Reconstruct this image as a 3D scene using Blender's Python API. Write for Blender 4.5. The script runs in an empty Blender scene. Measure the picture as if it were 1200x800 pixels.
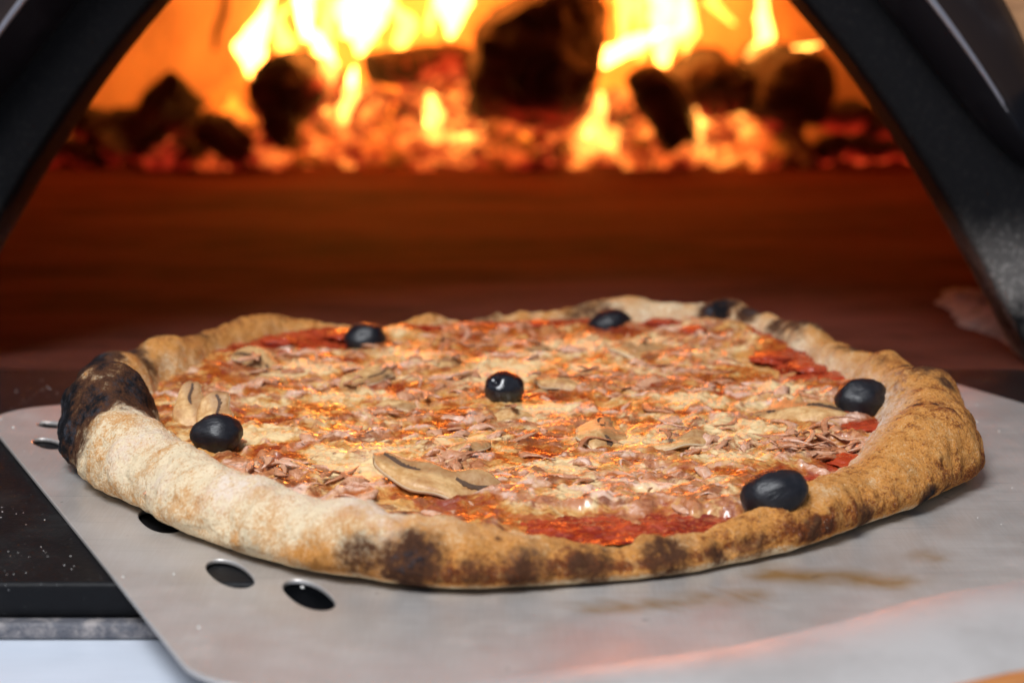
import bpy, bmesh, math, random
import numpy as np
from mathutils import Vector, Matrix
R = math.radians
S = bpy.context.scene
C = S.collection

# ------------------------------------------------------------------ camera, light, exposure
cam_d = bpy.data.cameras.new('camera'); cam = bpy.data.objects.new('camera', cam_d); C.objects.link(cam)
cam.location = (0, -.612, .1527); cam.rotation_euler = (R(90 - 10.75), 0, 0)
cam_d.sensor_width = 36; cam_d.lens = 67.2; cam_d.clip_start = .01; cam_d.clip_end = 50
cam_d.dof.use_dof = True; cam_d.dof.focus_distance = .565; cam_d.dof.aperture_fstop = 10.5
S.camera = cam
W = bpy.data.worlds.new('World'); S.world = W; W.use_nodes = True
wn = W.node_tree; wn.nodes.clear()
wo = wn.nodes.new('ShaderNodeOutputWorld'); wb = wn.nodes.new('ShaderNodeBackground')
tc = wn.nodes.new('ShaderNodeTexCoord'); sx = wn.nodes.new('ShaderNodeSeparateXYZ'); cr = wn.nodes.new('ShaderNodeValToRGB')
mr = wn.nodes.new('ShaderNodeMapRange'); mr.inputs[1].default_value = -1
wn.links.new(tc.outputs['Generated'], sx.inputs[0]); wn.links.new(sx.outputs[2], mr.inputs[0]); wn.links.new(mr.outputs[0], cr.inputs[0])
cr.color_ramp.elements[0].position = .46; cr.color_ramp.elements[0].color = (.16, .13, .11, 1)
cr.color_ramp.elements[1].position = .62; cr.color_ramp.elements[1].color = (.66, .79, 1, 1)
wn.links.new(cr.outputs[0], wb.inputs[0]); wb.inputs[1].default_value = .30; wn.links.new(wb.outputs[0], wo.inputs[0])

def lamp(name, kind, loc, energy, color, size=None, target=None):
    d = bpy.data.lights.new(name, kind); o = bpy.data.objects.new(name, d); C.objects.link(o)
    o.location = loc; d.energy = energy; d.color = color
    if kind == 'AREA': d.size = size
    elif kind == 'POINT': d.shadow_soft_size = size
    if target is not None:
        o.rotation_euler = (Vector(target) - Vector(loc)).to_track_quat('-Z', 'Y').to_euler()
    return o
lamp('daylight_lamp', 'AREA', (-.38, -.86, 1.28), 31, (.95, .97, 1), .6, (0, 0, 0))  # unseen area lamp added for the soft daylight from the camera side
FIRE = (1, .17, .014)
for i, (x, y, z, e) in enumerate([(-.10, 1.02, .15, 1.45), (.02, 1.03, .20, 1.45), (.13, 1.02, .15, 1.45)]):
    lamp('fire_light', 'POINT', (x, y, z), e, FIRE, .045)
S.view_settings.view_transform = 'Standard'; S.view_settings.look = 'None'
S.view_settings.exposure = 0; S.view_settings.gamma = 1; S.view_settings.use_curve_mapping = False
S.cycles.use_denoising = True
S.cycles.max_bounces = 8; S.cycles.transparent_max_bounces = 16; S.cycles.volume_bounces = 0
S.cycles.sample_clamp_indirect = 4

# ------------------------------------------------------------------ numpy noise
def _h(ix, iy, iz, s):
    n = (ix.astype(np.int64) * 374761393 + iy.astype(np.int64) * 668265263 + iz.astype(np.int64) * 2147483647 + s * 974634777) & 0x7fffffff
    n = ((n ^ (n >> 13)) * 1274126177) & 0x7fffffff
    n = ((n ^ (n >> 16)) * 668265263) & 0x7fffffff
    return n ^ (n >> 15)
_G = np.random.RandomState(4).normal(size=(256, 3)); _G /= np.linalg.norm(_G, axis=1)[:, None]
def noise(x, y, z, s=0):
    x, y, z = np.broadcast_arrays(np.asarray(x, float), np.asarray(y, float), np.asarray(z, float))
    x0, y0, z0 = np.floor(x), np.floor(y), np.floor(z)
    fx, fy, fz = x - x0, y - y0, z - z0
    u, v, w = [t * t * t * (t * (t * 6 - 15) + 10) for t in (fx, fy, fz)]
    r = 0
    for a in (0, 1):
        for b in (0, 1):
            for c in (0, 1):
                g = _G[_h(x0 + a, y0 + b, z0 + c, s) & 255]
                d = g[..., 0] * (fx - a) + g[..., 1] * (fy - b) + g[..., 2] * (fz - c)
                r = r + d * (u if a else 1 - u) * (v if b else 1 - v) * (w if c else 1 - w)
    return r * 1.5
def fbm(x, y, z, f, o=4, s=0, g=.5):
    r = 0; a = 1; t = 0
    for i in range(o):
        r = r + a * noise(x * f, y * f, z * f, s + i); t += a; a *= g; f *= 2.03
    return r / t
def sstep(a, b, x):
    t = np.clip((x - a) / (b - a), 0, 1); return t * t * (3 - 2 * t)
def table(pts, per=True):
    pts = sorted(pts); px = np.array([p[0] for p in pts], float); py = np.array([p[1] for p in pts], float)
    if per:
        px = np.concatenate([px[-3:] - 360, px, px[:3] + 360]); py = np.concatenate([py[-3:], py, py[:3]])
    m = np.gradient(py, px)
    def f(x):
        x = np.asarray(x, float)
        if per: x = (x + 180) % 360 - 180
        i = np.clip(np.searchsorted(px, x) - 1, 0, len(px) - 2)
        h = px[i + 1] - px[i]; t = np.clip((x - px[i]) / h, 0, 1)
        return ((2*t**3 - 3*t**2 + 1) * py[i] + (t**3 - 2*t**2 + t) * h * m[i] + (-2*t**3 + 3*t**2) * py[i+1] + (t**3 - t**2) * h * m[i+1])
    return f

# ------------------------------------------------------------------ mesh helpers
def mesh(name, v, f, smooth=True):
    me = bpy.data.meshes.new(name); me.from_pydata([tuple(p) for p in v], [], [tuple(q) for q in f]); me.update()
    if smooth: me.polygons.foreach_set('use_smooth', [True] * len(me.polygons))
    return me
def link(name, me, mat=None, parent=None):
    o = bpy.data.objects.new(name, me); C.objects.link(o)
    if mat is not None and not len(me.materials): me.materials.append(mat)
    if parent is not None: o.parent = parent
    return o
def tag(o, label=None, cat=None, group=None, kind=None):
    for k, v in (('label', label), ('category', cat), ('group', group), ('kind', kind)):
        if v: o[k] = v
    return o
def empty(name, loc, label, cat, group=None):
    o = bpy.data.objects.new(name, None); C.objects.link(o); o.location = loc; o.empty_display_size = .02
    return tag(o, label, cat, group)
def grid_faces(n, m, wrap=False):
    i = np.arange(n if wrap else n - 1)[:, None]; j = np.arange(m - 1)[None, :]
    a = i * m + j; b = ((i + 1) % n) * m + j
    return np.stack([a, b, b + 1, a + 1], -1).reshape(-1, 4)
def big_mesh(name, V, F, attrs=None, smooth=True):
    V = np.asarray(V, np.float32).reshape(-1, 3); F = np.asarray(F, np.int32)
    me = bpy.data.meshes.new(name); me.vertices.add(len(V)); me.vertices.foreach_set('co', V.ravel())
    me.loops.add(F.size); me.loops.foreach_set('vertex_index', F.ravel())
    me.polygons.add(len(F)); me.polygons.foreach_set('loop_start', np.arange(len(F), dtype=np.int32) * F.shape[1])
    me.update(calc_edges=True); me.validate()
    if smooth: me.polygons.foreach_set('use_smooth', [True] * len(me.polygons))
    for k, a in (attrs or {}).items():
        at = me.attributes.new(k, 'FLOAT', 'POINT'); at.data.foreach_set('value', np.asarray(a, np.float32).ravel())
    return me
def from_bm(name, bm, smooth=True):
    bmesh.ops.recalc_face_normals(bm, faces=bm.faces)
    me = bpy.data.meshes.new(name); bm.to_mesh(me); bm.free()
    if smooth: me.polygons.foreach_set('use_smooth', [True] * len(me.polygons))
    return me
def box(name, x0, x1, y0, y1, z0, z1, bev=0, seg=2):
    bm = bmesh.new(); bmesh.ops.create_cube(bm, size=1)
    for v in bm.verts: v.co = ((x0+x1)/2 + v.co.x*(x1-x0), (y0+y1)/2 + v.co.y*(y1-y0), (z0+z1)/2 + v.co.z*(z1-z0))
    if bev: bmesh.ops.bevel(bm, geom=bm.edges[:], offset=bev, segments=seg, affect='EDGES', profile=.5)
    return from_bm(name, bm, False)
def lump(name, rx, ry, rz, seed, amp=.18, freq=1.6, sub=3, ridged=False):
    bm = bmesh.new(); bmesh.ops.create_icosphere(bm, subdivisions=sub, radius=1)
    P = np.array([v.co[:] for v in bm.verts])
    n = fbm(P[:, 0], P[:, 1], P[:, 2], freq, 4, seed)
    if ridged: n = -np.abs(n) * 1.6 + .3
    P = P * (1 + amp * 2 * n)[:, None] * np.array([rx, ry, rz])
    for v, p in zip(bm.verts, P): v.co = p
    return from_bm(name, bm)
def extrude_poly(name, outer, holes, z0, z1, bev=0.0):
    """flat plate with real holes, filled by Blender's 2D curve"""
    cu = bpy.data.curves.new(name, 'CURVE'); cu.dimensions = '2D'; cu.fill_mode = 'BOTH'
    for pts in [outer] + holes:
        sp = cu.splines.new('POLY'); sp.points.add(len(pts) - 1); sp.use_cyclic_u = True
        for q, p in zip(sp.points, pts): q.co = (p[0], p[1], 0, 1)
    cu.extrude = (z1 - z0) / 2 - bev; cu.bevel_depth = bev; cu.bevel_resolution = 1; cu.offset = -bev
    o = bpy.data.objects.new(name, cu); C.objects.link(o)
    dg = bpy.context.evaluated_depsgraph_get(); me = bpy.data.meshes.new_from_object(o.evaluated_get(dg))
    bpy.data.objects.remove(o); bpy.data.curves.remove(cu)
    for v in me.vertices: v.co.z += (z0 + z1) / 2
    me.materials.clear(); me.update(); return me

# ------------------------------------------------------------------ material helper
class M:
    def __init__(s, name):
        s.m = bpy.data.materials.new(name); s.m.use_nodes = True; s.t = s.m.node_tree; s.t.nodes.clear()
        s.out = s.n('ShaderNodeOutputMaterial'); s.b = s.n('ShaderNodeBsdfPrincipled'); s.l(s.b.outputs[0], s.out.inputs[0])
        s.co = s.n('ShaderNodeTexCoord').outputs['Object']
    def n(s, k): return s.t.nodes.new(k)
    def l(s, a, b): s.t.links.new(a, b)
    def put(s, sock, v):
        if isinstance(v, bpy.types.NodeSocket): s.l(v, sock)
        elif isinstance(v, tuple) and len(v) == 3 and sock.type == 'RGBA': sock.default_value = (*v, 1)
        else: sock.default_value = v
    def set(s, **k):
        for a, v in k.items(): s.put(s.b.inputs[a.replace('_', ' ')], v)
        return s
    def map(s, scale=(1, 1, 1), src=None, rot=(0, 0, 0)):
        n = s.n('ShaderNodeMapping'); s.l(src or s.co, n.inputs[0]); n.inputs['Scale'].default_value = scale; n.inputs['Rotation'].default_value = rot; return n.outputs[0]
    def noise(s, sc, det=4, rough=.5, vec=None, dist=0):
        n = s.n('ShaderNodeTexNoise'); s.l(vec or s.co, n.inputs['Vector']); n.inputs['Scale'].default_value = sc
        n.inputs['Detail'].default_value = det; n.inputs['Roughness'].default_value = rough; n.inputs['Distortion'].default_value = dist; return n.outputs[0]
    def vor(s, sc, vec=None, feat='F1'):
        n = s.n('ShaderNodeTexVoronoi'); s.l(vec or s.co, n.inputs['Vector']); n.inputs['Scale'].default_value = sc; n.feature = feat; return n.outputs['Distance']
    def ramp(s, v, a, b, lo=0., hi=1.):
        n = s.n('ShaderNodeMapRange'); n.interpolation_type = 'SMOOTHSTEP'; s.l(v, n.inputs[0])
        for i, q in enumerate((a, b, lo, hi)): n.inputs[i + 1].default_value = q
        return n.outputs[0]
    def mix(s, f, a, b):
        n = s.n('ShaderNodeMix'); n.data_type = 'RGBA'; s.put(n.inputs[0], f); s.put(n.inputs[6], a); s.put(n.inputs[7], b); return n.outputs[2]
    def math(s, op, a, b=0., clamp=False):
        n = s.n('ShaderNodeMath'); n.operation = op; n.use_clamp = clamp; s.put(n.inputs[0], a); s.put(n.inputs[1], b); return n.outputs[0]
    def attr(s, name):
        n = s.n('ShaderNodeAttribute'); n.attribute_name = name; return n.outputs['Fac']
    def xyz(s, src=None):
        n = s.n('ShaderNodeSeparateXYZ'); s.l(src or s.co, n.inputs[0]); return n.outputs
    def rand(s): return s.n('ShaderNodeObjectInfo').outputs['Random']
    def bump(s, h, strength=.3, dist=.001, prev=None):
        n = s.n('ShaderNodeBump'); n.inputs['Strength'].default_value = strength; n.inputs['Distance'].default_value = dist; s.l(h, n.inputs['Height'])
        if prev is not None: s.l(prev, n.inputs['Normal'])
        s.l(n.outputs[0], s.b.inputs['Normal']); return n.outputs[0]

# ------------------------------------------------------------------ materials of the place
m = M('black_enamel'); sp = m.ramp(m.noise(900, 2, .6), .66, .74); du = m.ramp(m.noise(22, 5, .65), .45, .8)
m.set(Base_Color=m.mix(sp, m.mix(du, (.012, .012, .014), (.035, .033, .033)), (.16, .16, .16)), Roughness=m.ramp(du, 0, 1, .3, .55), Specular_IOR_Level=.5); m.bump(m.noise(700, 3), .12, .0004); ENAMEL = m.m
m = M('black_gloss_trim'); m.set(Base_Color=m.mix(m.ramp(m.noise(35, 4), .5, .8), (.010, .010, .013), (.022, .022, .026)), Roughness=.38, Specular_IOR_Level=.05); m.bump(m.noise(500, 2), .06, .0003); TRIM = m.m
m = M('dusty_black_plate'); z = m.xyz()[2]
du = m.math('MULTIPLY', m.ramp(z, .070, .012), m.ramp(m.noise(26, 6, .7), .30, .62)); fine = m.ramp(m.noise(520, 3, .7), .5, .72)
dd = m.math('MULTIPLY', du, m.math('ADD', fine, .55), True)
m.set(Base_Color=m.mix(dd, m.mix(fine, (.005, .005, .006), (.011, .0105, .0105)), (.42, .385, .36)), Roughness=.66, Specular_IOR_Level=.10); m.bump(m.noise(600, 4, .6), .25, .0005); PLATE = m.m
m = M('ledge_black'); sp = m.ramp(m.noise(1300, 2, .6), .70, .78); sm = m.ramp(m.noise(40, 5, .65), .42, .8)
m.set(Base_Color=m.mix(sp, m.mix(sm, (.006, .006, .007), (.017, .016, .016)), (.25, .25, .25)), Roughness=m.ramp(sm, 0, 1, .5, .7), Specular_IOR_Level=.12); m.bump(m.noise(420, 4), .3, .0006); LEDGE = m.m
m = M('ledge_lip_worn'); m.set(Base_Color=m.mix(m.ramp(m.noise(160, 5, .7), .4, .65), (.10, .10, .115), (.30, .27, .26)), Roughness=.6, Metallic=.2); m.bump(m.noise(190, 5, .65), .9, .002); LIP = m.m
m = M('oven_floor_stone'); st = m.noise(7, 6, .65, m.map((.45, 1.6, 1))); bl = m.noise(26, 5, .6)
m.set(Base_Color=m.mix(m.ramp(st, .35, .65), m.mix(m.ramp(bl, .35, .7), (.044, .013, .009), (.074, .022, .015)), (.115, .036, .025)), Roughness=.92, Specular_IOR_Level=.03); m.bump(m.noise(60, 6, .65), .35, .003); STONE = m.m
m = M('dome_clay'); st = m.noise(5, 6, .6, m.map((1, 1, .5))); m.set(Base_Color=m.mix(m.ramp(st, .34, .62), (.16, .09, .055), (.52, .34, .21)), Roughness=.9); m.bump(m.noise(40, 5), .3, .004); CLAY = m.m
m = M('crack_soot'); m.set(Base_Color=m.mix(m.noise(90), (.03, .02, .015), (.06, .04, .03)), Roughness=.95); SOOT = m.m
m = M('tan_stucco'); m.set(Base_Color=m.mix(m.ramp(m.noise(30, 5), .4, .65), (.36, .17, .075), (.44, .22, .10)), Roughness=.9); m.bump(m.noise(220, 5), .5, .002); STUCCO = m.m
m = M('steel_counter'); m.set(Base_Color=m.mix(m.noise(60, 4, .6, m.map((1, 14, 1))), (.62, .67, .76), (.70, .75, .84)), Metallic=.25, Roughness=m.ramp(m.noise(30, 5), .3, .7, .34, .46)); m.bump(m.noise(400, 2, .5, m.map((1, 20, 1))), .05, .0003); COUNTER = m.m
# aluminium peel: brushed, dusted, stained
m = M('peel_aluminium'); br = m.noise(260, 3, .6, m.map((14, .35, 1), None, (0, 0, R(-25)))); cl = m.noise(26, 6, .65); fl = m.ramp(m.noise(75, 5, .7), .5, .74)
c = m.mix(m.ramp(cl, .35, .65), (.545, .505, .47), (.595, .555, .52)); sc = m.noise(1100, 3, .6, m.map((.03, 1.5, 1), None, (0, 0, R(-38)))); c = m.mix(m.math('MULTIPLY', m.ramp(br, .4, .7), .3), c, (.70, .69, .68)); c = m.mix(m.math('MULTIPLY', m.ramp(sc, .58, .68), .35), c, (.30, .29, .28))
c = m.mix(m.math('MULTIPLY', m.attr('oil'), m.ramp(m.noise(90, 4), .3, .6, .45, 1)), c, (.36, .20, .06))
dust = m.math('MULTIPLY', m.math('ADD', fl, m.attr('dust'), True), .22)
c = m.mix(dust, c, (.60, .53, .475)); sp = m.ramp(m.noise(620, 2, .5), .735, .77); c = m.mix(m.math('MULTIPLY', sp, .55), c, (.8, .77, .72))
c = m.mix(m.math('MULTIPLY', m.ramp(m.noise(210, 2, .5), .74, .79), .6), c, (.16, .12, .10))
m.set(Base_Color=c, Metallic=m.ramp(dust, 0, .6, .62, .3), Roughness=m.ramp(cl, .3, .7, .36, .5)); h = m.bump(br, .05, .0002); m.bump(m.noise(48, 3), .10, .0015, h); PEEL = m.m
m = M('hole_edge_metal'); m.set(Base_Color=m.mix(m.noise(60), (.7, .7, .74), (.78, .78, .8)), Metallic=.9, Roughness=.3); EDGE = m.m
m = M('dull_aluminium'); cl = m.noise(26, 6, .65); m.set(Base_Color=m.mix(m.ramp(cl, .35, .65), (.44, .41, .39), (.54, .51, .49)), Metallic=.4, Roughness=.55); m.bump(m.noise(300, 4), .1, .0005); RIM = m.m
m = M('handle_wood'); m.set(Base_Color=m.mix(m.ramp(m.noise(30, 5, .6, m.map((1, 12, 12))), .35, .65), (.36, .13, .035), (.52, .21, .06)), Roughness=.45); WOOD = m.m
m = M('flour'); m.set(Base_Color=m.mix(m.noise(500), (.74, .71, .66), (.84, .81, .77)), Roughness=.9); FLOUR = m.m
m = M('pale_ash'); m.set(Base_Color=m.mix(m.ramp(m.noise(70, 6, .7), .35, .65), (.11, .098, .094), (.25, .23, .22)), Roughness=.95); m.bump(m.noise(160, 5), .6, .003); ASH = m.m

# ------------------------------------------------------------------ oven
XC = -.013; AW, AH = .222, .210
tag(link('counter', box('counter', -1.6, 1.6, -1.2, 3.0, -.06, -.0145), COUNTER), kind='structure')
oven = empty('pizza_oven', (0, .4, 0), 'wood fired pizza oven with black arched mouth and fire burning inside', 'oven')
def op(name, me, mat):
    o = link(name, me, mat, oven); o.matrix_parent_inverse = Matrix.Translation((0, -.4, 0)); return o
# oven floor
n, k = 90, 120
gx, gy = np.meshgrid(np.linspace(-.62, .58, n), np.linspace(.137, 1.42, k), indexing='ij')
gz = fbm(gx, gy, 0 * gx, 9, 4, 3) * .0025 - .0012
op('oven_floor', big_mesh('oven_floor', np.stack([gx, gy, gz], -1), grid_faces(n, k)), STONE)
# ledge: a black slab with the right front corner cut off
def rounded(pts, rad, seg=6):
    out = []
    for i, p in enumerate(pts):
        p = np.array(p, float); a = np.array(pts[i-1], float) - p; b = np.array(pts[(i+1) % len(pts)], float) - p
        r = rad[i] if isinstance(rad, (list, tuple)) else rad
        if r <= 0: out.append(tuple(p)); continue
        la, lb = np.linalg.norm(a), np.linalg.norm(b); ua, ub = a/la, b/lb
        ang = math.acos(np.clip(ua @ ub, -1, 1)); t = min(r / math.tan(ang/2), .48*la, .48*lb); rr = t * math.tan(ang/2)
        bis = (ua + ub); bis /= np.linalg.norm(bis); c = p + bis * (rr / math.sin(ang/2)); s0 = p + ua*t - c; s1 = p + ub*t - c
        a0 = math.atan2(s0[1], s0[0]); da = (math.atan2(s1[1], s1[0]) - a0 + math.pi) % (2*math.pi) - math.pi
        for q in range(seg + 1): out.append((c[0] + rr*math.cos(a0 + da*q/seg), c[1] + rr*math.sin(a0 + da*q/seg)))
    return out
led = rounded([(-.42, .1355), (-.42, -.140), (.045, -.140), (.26, -.015), (.36, .1355)], [0, .02, .06, .06, 0])
op('ledge', extrude_poly('ledge', led, [], -.0096, -.0002, .0012), LEDGE)
lip = rounded([(-.425, .1350), (-.425, -.1435), (.047, -.1435), (.263, -.017), (.365, .1350)], [0, .02, .06, .06, 0])
me = extrude_poly('ledge_lip', lip, [], -.0143, -.0098, .001); op('ledge_lip', me, LIP)
# mouth: sweep cross sections along the parabolic arch
def sweep(name, prof, t0, t1, n, xs=None):
    V = []; ts = np.linspace(t0, t1, n)
    for t in ts:
        x, zz = AW * t, AH * (1 - t*t); nx, nz = 2 * AH * t / AW, 1.0; L = math.hypot(nx, nz); nx, nz = nx / L, nz / L
        pr = prof(t)
        for o_, y_ in pr: V.append((XC + x + nx * o_, y_, max(zz + nz * o_, -.0005)))
    kk = len(prof(0)); return big_mesh(name, V, grid_faces(n, kk))
me = sweep('arch_plate', lambda t: [(0, .172), (.0, .142), (.0003, .137), (.0012, .1335), (.003, .1325), (.012, .132), (.024, .1315), (.034, .131), (.035, .131), (.036 + .06*float(sstep(.74, .86, np.array(abs(t)))), .131), (.037 + .06*float(sstep(.74, .86, np.array(abs(t)))), .133), (.038 + .06*float(sstep(.74, .86, np.array(abs(t)))), .172)], -1.0, 1.0, 160)
op('arch_plate', me, PLATE)
TE = .845
def hood(t):
    e = min(1, max(0, (TE - abs(t)) / .20)); s = math.sqrt(max(0, 1 - (1 - e) ** 2)); i = .0215 + .0150 * (1 - s); o1 = .0385 + .0255 * s
    pts = [(.0, .1318), (.01, .1262), (.04, .1205), (.12, .1135), (.22, .1072), (.262, .1054), (.275, .1051), (.29, .1054), (.33, .1082), (.45, .117), (.65, .128), (.85, .139), (1, .150), (1.0, .1720)]
    return [(i + (o1 - i) * a, .1318 - (.1318 - y) * (s if y < .1318 else 1)) for a, y in pts]
op('hood_trim', sweep('hood_trim', hood, -TE, TE, 200), TRIM)
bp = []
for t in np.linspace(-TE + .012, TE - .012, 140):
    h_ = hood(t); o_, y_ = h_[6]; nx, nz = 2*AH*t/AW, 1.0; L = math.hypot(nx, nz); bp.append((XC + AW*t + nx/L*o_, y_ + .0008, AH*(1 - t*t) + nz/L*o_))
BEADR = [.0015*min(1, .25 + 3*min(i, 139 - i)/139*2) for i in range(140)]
m = M('bead_highlight'); m.set(Base_Color=m.mix(m.noise(300), (.20, .20, .23), (.28, .28, .32)), Metallic=.5, Roughness=.3); BEADM = m.m  # bead added along the hood ridge; its pale metal paints a highlight
# facade between the arch and the outer dome, dome inside and outside
OC, OA, OB, OH = -.04, .53, .72, .42
def ell(sc_x, sc_z, n): return [(OC + sc_x * math.cos(math.pi - math.pi*i/(n-1)), sc_z * math.sin(math.pi*i/(n-1))) for i in range(n)]
n = 120; ts = np.linspace(-1, 1, n); A = [(XC + AW*t, AH*(1 - t*t)) for t in ts]
q = math.sqrt(1 - ((.172 - .62)/(OB + .05))**2); B = ell((OA + .05)*q, (OH + .05)*q, n)
V = []
for i in range(n):
    for s_ in np.linspace(0, 1, 10): V.append((A[i][0]*(1-s_) + B[i][0]*s_, .1722, A[i][1]*(1-s_) + B[i][1]*s_))
op('facade', big_mesh('facade', V, grid_faces(n, 10)), STUCCO)
def dome(name, a, b, h, y0):
    u0 = math.acos(np.clip((.62 - y0)/b, -1, 1)); V = []
    for u in np.linspace(u0, math.pi - .001, 70):
        for v in np.linspace(0, math.pi, 80):
            rr = math.sin(u); V.append((OC + a*rr*math.cos(v), .62 - b*math.cos(u), h*rr*math.sin(v) - .0008))
    V = np.array(V); d = fbm(V[:, 0], V[:, 1], V[:, 2], 6, 4, 8)[:, None] * .012; V[:, :] += d * np.array([1, 1, .6]) * (V[:, 1:2] > y0 + .02)
    return big_mesh(name, V, grid_faces(70, 80))
op('dome_interior', dome('dome_interior', OA, OB, OH, .1735), CLAY)
op('dome_shell', dome('dome_shell', OA + .05, OB + .05, OH + .05, .1725), STUCCO)
# crack in the clay behind the flames
def tube(name, pts, rad, seg=8, cap=True):
    P = [Vector(p) for p in pts]; V = []; up = Vector((0, 1, 0))
    for i, p in enumerate(P):
        d = (P[min(i+1, len(P)-1)] - P[max(i-1, 0)]).normalized(); a = d.cross(up)
        if a.length < 1e-4: a = d.cross(Vector((1, 0, 0)))
        a.normalize(); b = d.cross(a); r = rad[i] if hasattr(rad, '__len__') else rad
        for j in range(seg): V.append(p + (a*math.cos(2*math.pi*j/seg) + b*math.sin(2*math.pi*j/seg)) * r)
    F = [(i*seg + j, i*seg + (j+1) % seg, (i+1)*seg + (j+1) % seg, (i+1)*seg + j) for i in range(len(P)-1) for j in range(seg)]
    if cap: F += [tuple(range(seg))[::-1], tuple((len(P)-1)*seg + j for j in range(seg))]
    return mesh(name, V, F)
op('highlight_bead', tube('highlight_bead', bp, BEADR, 14), BEADM)
def dome_y(x, z): return .62 + OB * math.sqrt(max(0, 1 - ((x - OC)/OA)**2 - (z/OH)**2))
cp = []
for i, (x, z) in enumerate([(-.285, .085), (-.281, .105), (-.274, .12), (-.268, .15), (-.262, .17), (-.259, .20), (-.250, .24), (-.247, .28)]):
    cp.append((x, dome_y(x, z) - .002, z))
op('crack', tube('crack', cp, [.002, .004, .0045, .004, .004, .0035, .003, .002]), SOOT)
# pale ash swept along the right foot of the arch
n, k = 50, 26; u, v = np.meshgrid(np.linspace(0, 1, n), np.linspace(-1, 1, k), indexing='ij')
cx = .232 - .012*u + fbm(u, 0*u, 0*u, 5, 3, 6)*.012; wd = .004 + .020*np.sin(np.pi*np.clip(u*1.0, 0, 1))**.6
ax = cx + v*wd; ay = .155 + .185*u
az = .0075*(1 - v*v)*np.sin(np.pi*u)**.5*(1 + 1.2*fbm(ax, ay, 0*ax, 90, 4, 9)) - .0022
tag(link('ash', big_mesh('ash', np.stack([ax, ay, az], -1), grid_faces(n, k)), ASH), 'pale grey ash swept along the right foot of the oven arch', 'ash', kind='stuff')

# ------------------------------------------------------------------ fire
m = M('charred_wood'); v = m.vor(42, m.map((1, 1.4, 1.0)), 'DISTANCE_TO_EDGE'); cr_ = m.ramp(v, .02, .2); n1 = m.noise(22, 6, .7); gl = m.attr('glow')
m.set(Base_Color=m.mix(m.ramp(n1, .45, .72), (.012, .010, .009), (.085, .065, .055)), Roughness=.9)
hot = m.math('MULTIPLY', m.math('MAXIMUM', m.ramp(m.noise(30, 4, .6), .42, .64), m.ramp(v, .05, .0)), m.math('ADD', gl, .03), True)
e = m.mix(m.ramp(hot, .35, .95), (1, .035, .012), (1, .22, .04)); m.set(Emission_Color=e, Emission_Strength=m.math('MULTIPLY', m.math('POWER', hot, 1.5), 1.8)); m.bump(m.math('ADD', n1, v), .9, .006); CHAR = m.m
m = M('glowing_embers'); n1 = m.noise(38, 5, .65); gl = m.attr('glow'); hot = m.math('MULTIPLY', m.ramp(n1, .34, .68), gl)
m.set(Base_Color=m.mix(m.noise(60, 4), (.03, .022, .02), (.20, .16, .15)), Roughness=.95)
e = m.mix(m.ramp(hot, .25, .9), (1, .03, .015), (1, .20, .03)); e = m.mix(m.ramp(hot, .8, 1.5), e, (1, .38, .06))
m.set(Emission_Color=e, Emission_Strength=m.math('MULTIPLY', m.math('POWER', hot, 1.6), 1.5)); m.bump(n1, .8, .006); EMBER = m.m
def log_mesh(name, path, rad, seed, seg=56, rings=46, flat=.12, glow=None, cuts=9, planes=()):
    """a split log: lumpy tapered body along a path with closed broken ends"""
    P = np.array(path, float); tt = np.linspace(0, 1, rings); pp = np.stack([np.interp(tt, np.linspace(0, 1, len(P)), P[:, i]) for i in range(3)], 1)
    d = P[-1] - P[0]; d /= np.linalg.norm(d); up = np.array([0, 0, 1.0]) if abs(d[2]) < .8 else np.array([0, 1.0, 0]); a = np.cross(d, up); a /= np.linalg.norm(a); b = np.cross(a, d)
    V = []; rr = np.interp(tt, np.linspace(0, 1, len(rad)), rad); endp = np.minimum(1, np.minimum(tt, 1 - tt) / .07) ** .5; endp[0] = endp[-1] = .04
    for i in range(rings):
        for j in range(seg):
            th = 2*math.pi*j/seg; q = np.cos(th)*a + np.sin(th)*b
            fl_ = 1 - flat*max(0, math.cos(2.0*th + seed)) ; V.append(pp[i] + q * rr[i] * fl_ * endp[i])
    V = np.array(V); mr_ = float(np.mean(rr)); N = fbm(V[:, 0], V[:, 1], V[:, 2], .55/mr_, 5, seed, .6); c0 = np.repeat(pp, seg, 0)
    V = c0 + (V - c0) * (1 + .42*N)[:, None]; V += (d[None, :] * (fbm(V[:, 0], V[:, 1], V[:, 2], 1.2/mr_, 3, seed + 9) * .25*mr_)[:, None])
    rp = np.random.RandomState(seed + 40)
    for q_ in range(cuts):
        th = rp.uniform(0, 2*math.pi); nn = math.cos(th)*a + math.sin(th)*b + d*rp.uniform(-.22, .22); nn /= np.linalg.norm(nn); cc_ = pp[rings//2] + d*rp.uniform(-.3, .3)*np.linalg.norm(P[-1]-P[0])*.5; h_ = (V - cc_) @ nn - mr_*rp.uniform(.66, .95); V = V - np.maximum(h_, 0)[:, None]*nn*.9
    for q_, nn in planes: nn = np.array(nn)/np.linalg.norm(nn); V = V - np.maximum((V - np.array(q_)) @ nn, 0)[:, None]*nn
    V += (np.cos(0)*fbm(V[:, 0], V[:, 1], V[:, 2], 2.6/mr_, 4, seed + 5, .7)[:, None])*.22*mr_*(V - c0)/(np.linalg.norm(V - c0, axis=1)[:, None] + 1e-6)
    F = grid_faces(rings, seg); w = np.array([(i*seg + seg-1, (i+1)*seg + seg-1, (i+1)*seg, i*seg) for i in range(rings-1)])
    g = np.zeros(len(V)) if glow is None else glow(V)
    return big_mesh(name, V, np.concatenate([F, w]), {'glow': g})
low = lambda z0, z1, k=1.0: (lambda V: k * sstep(z1, z0, V[:, 2]))
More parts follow.
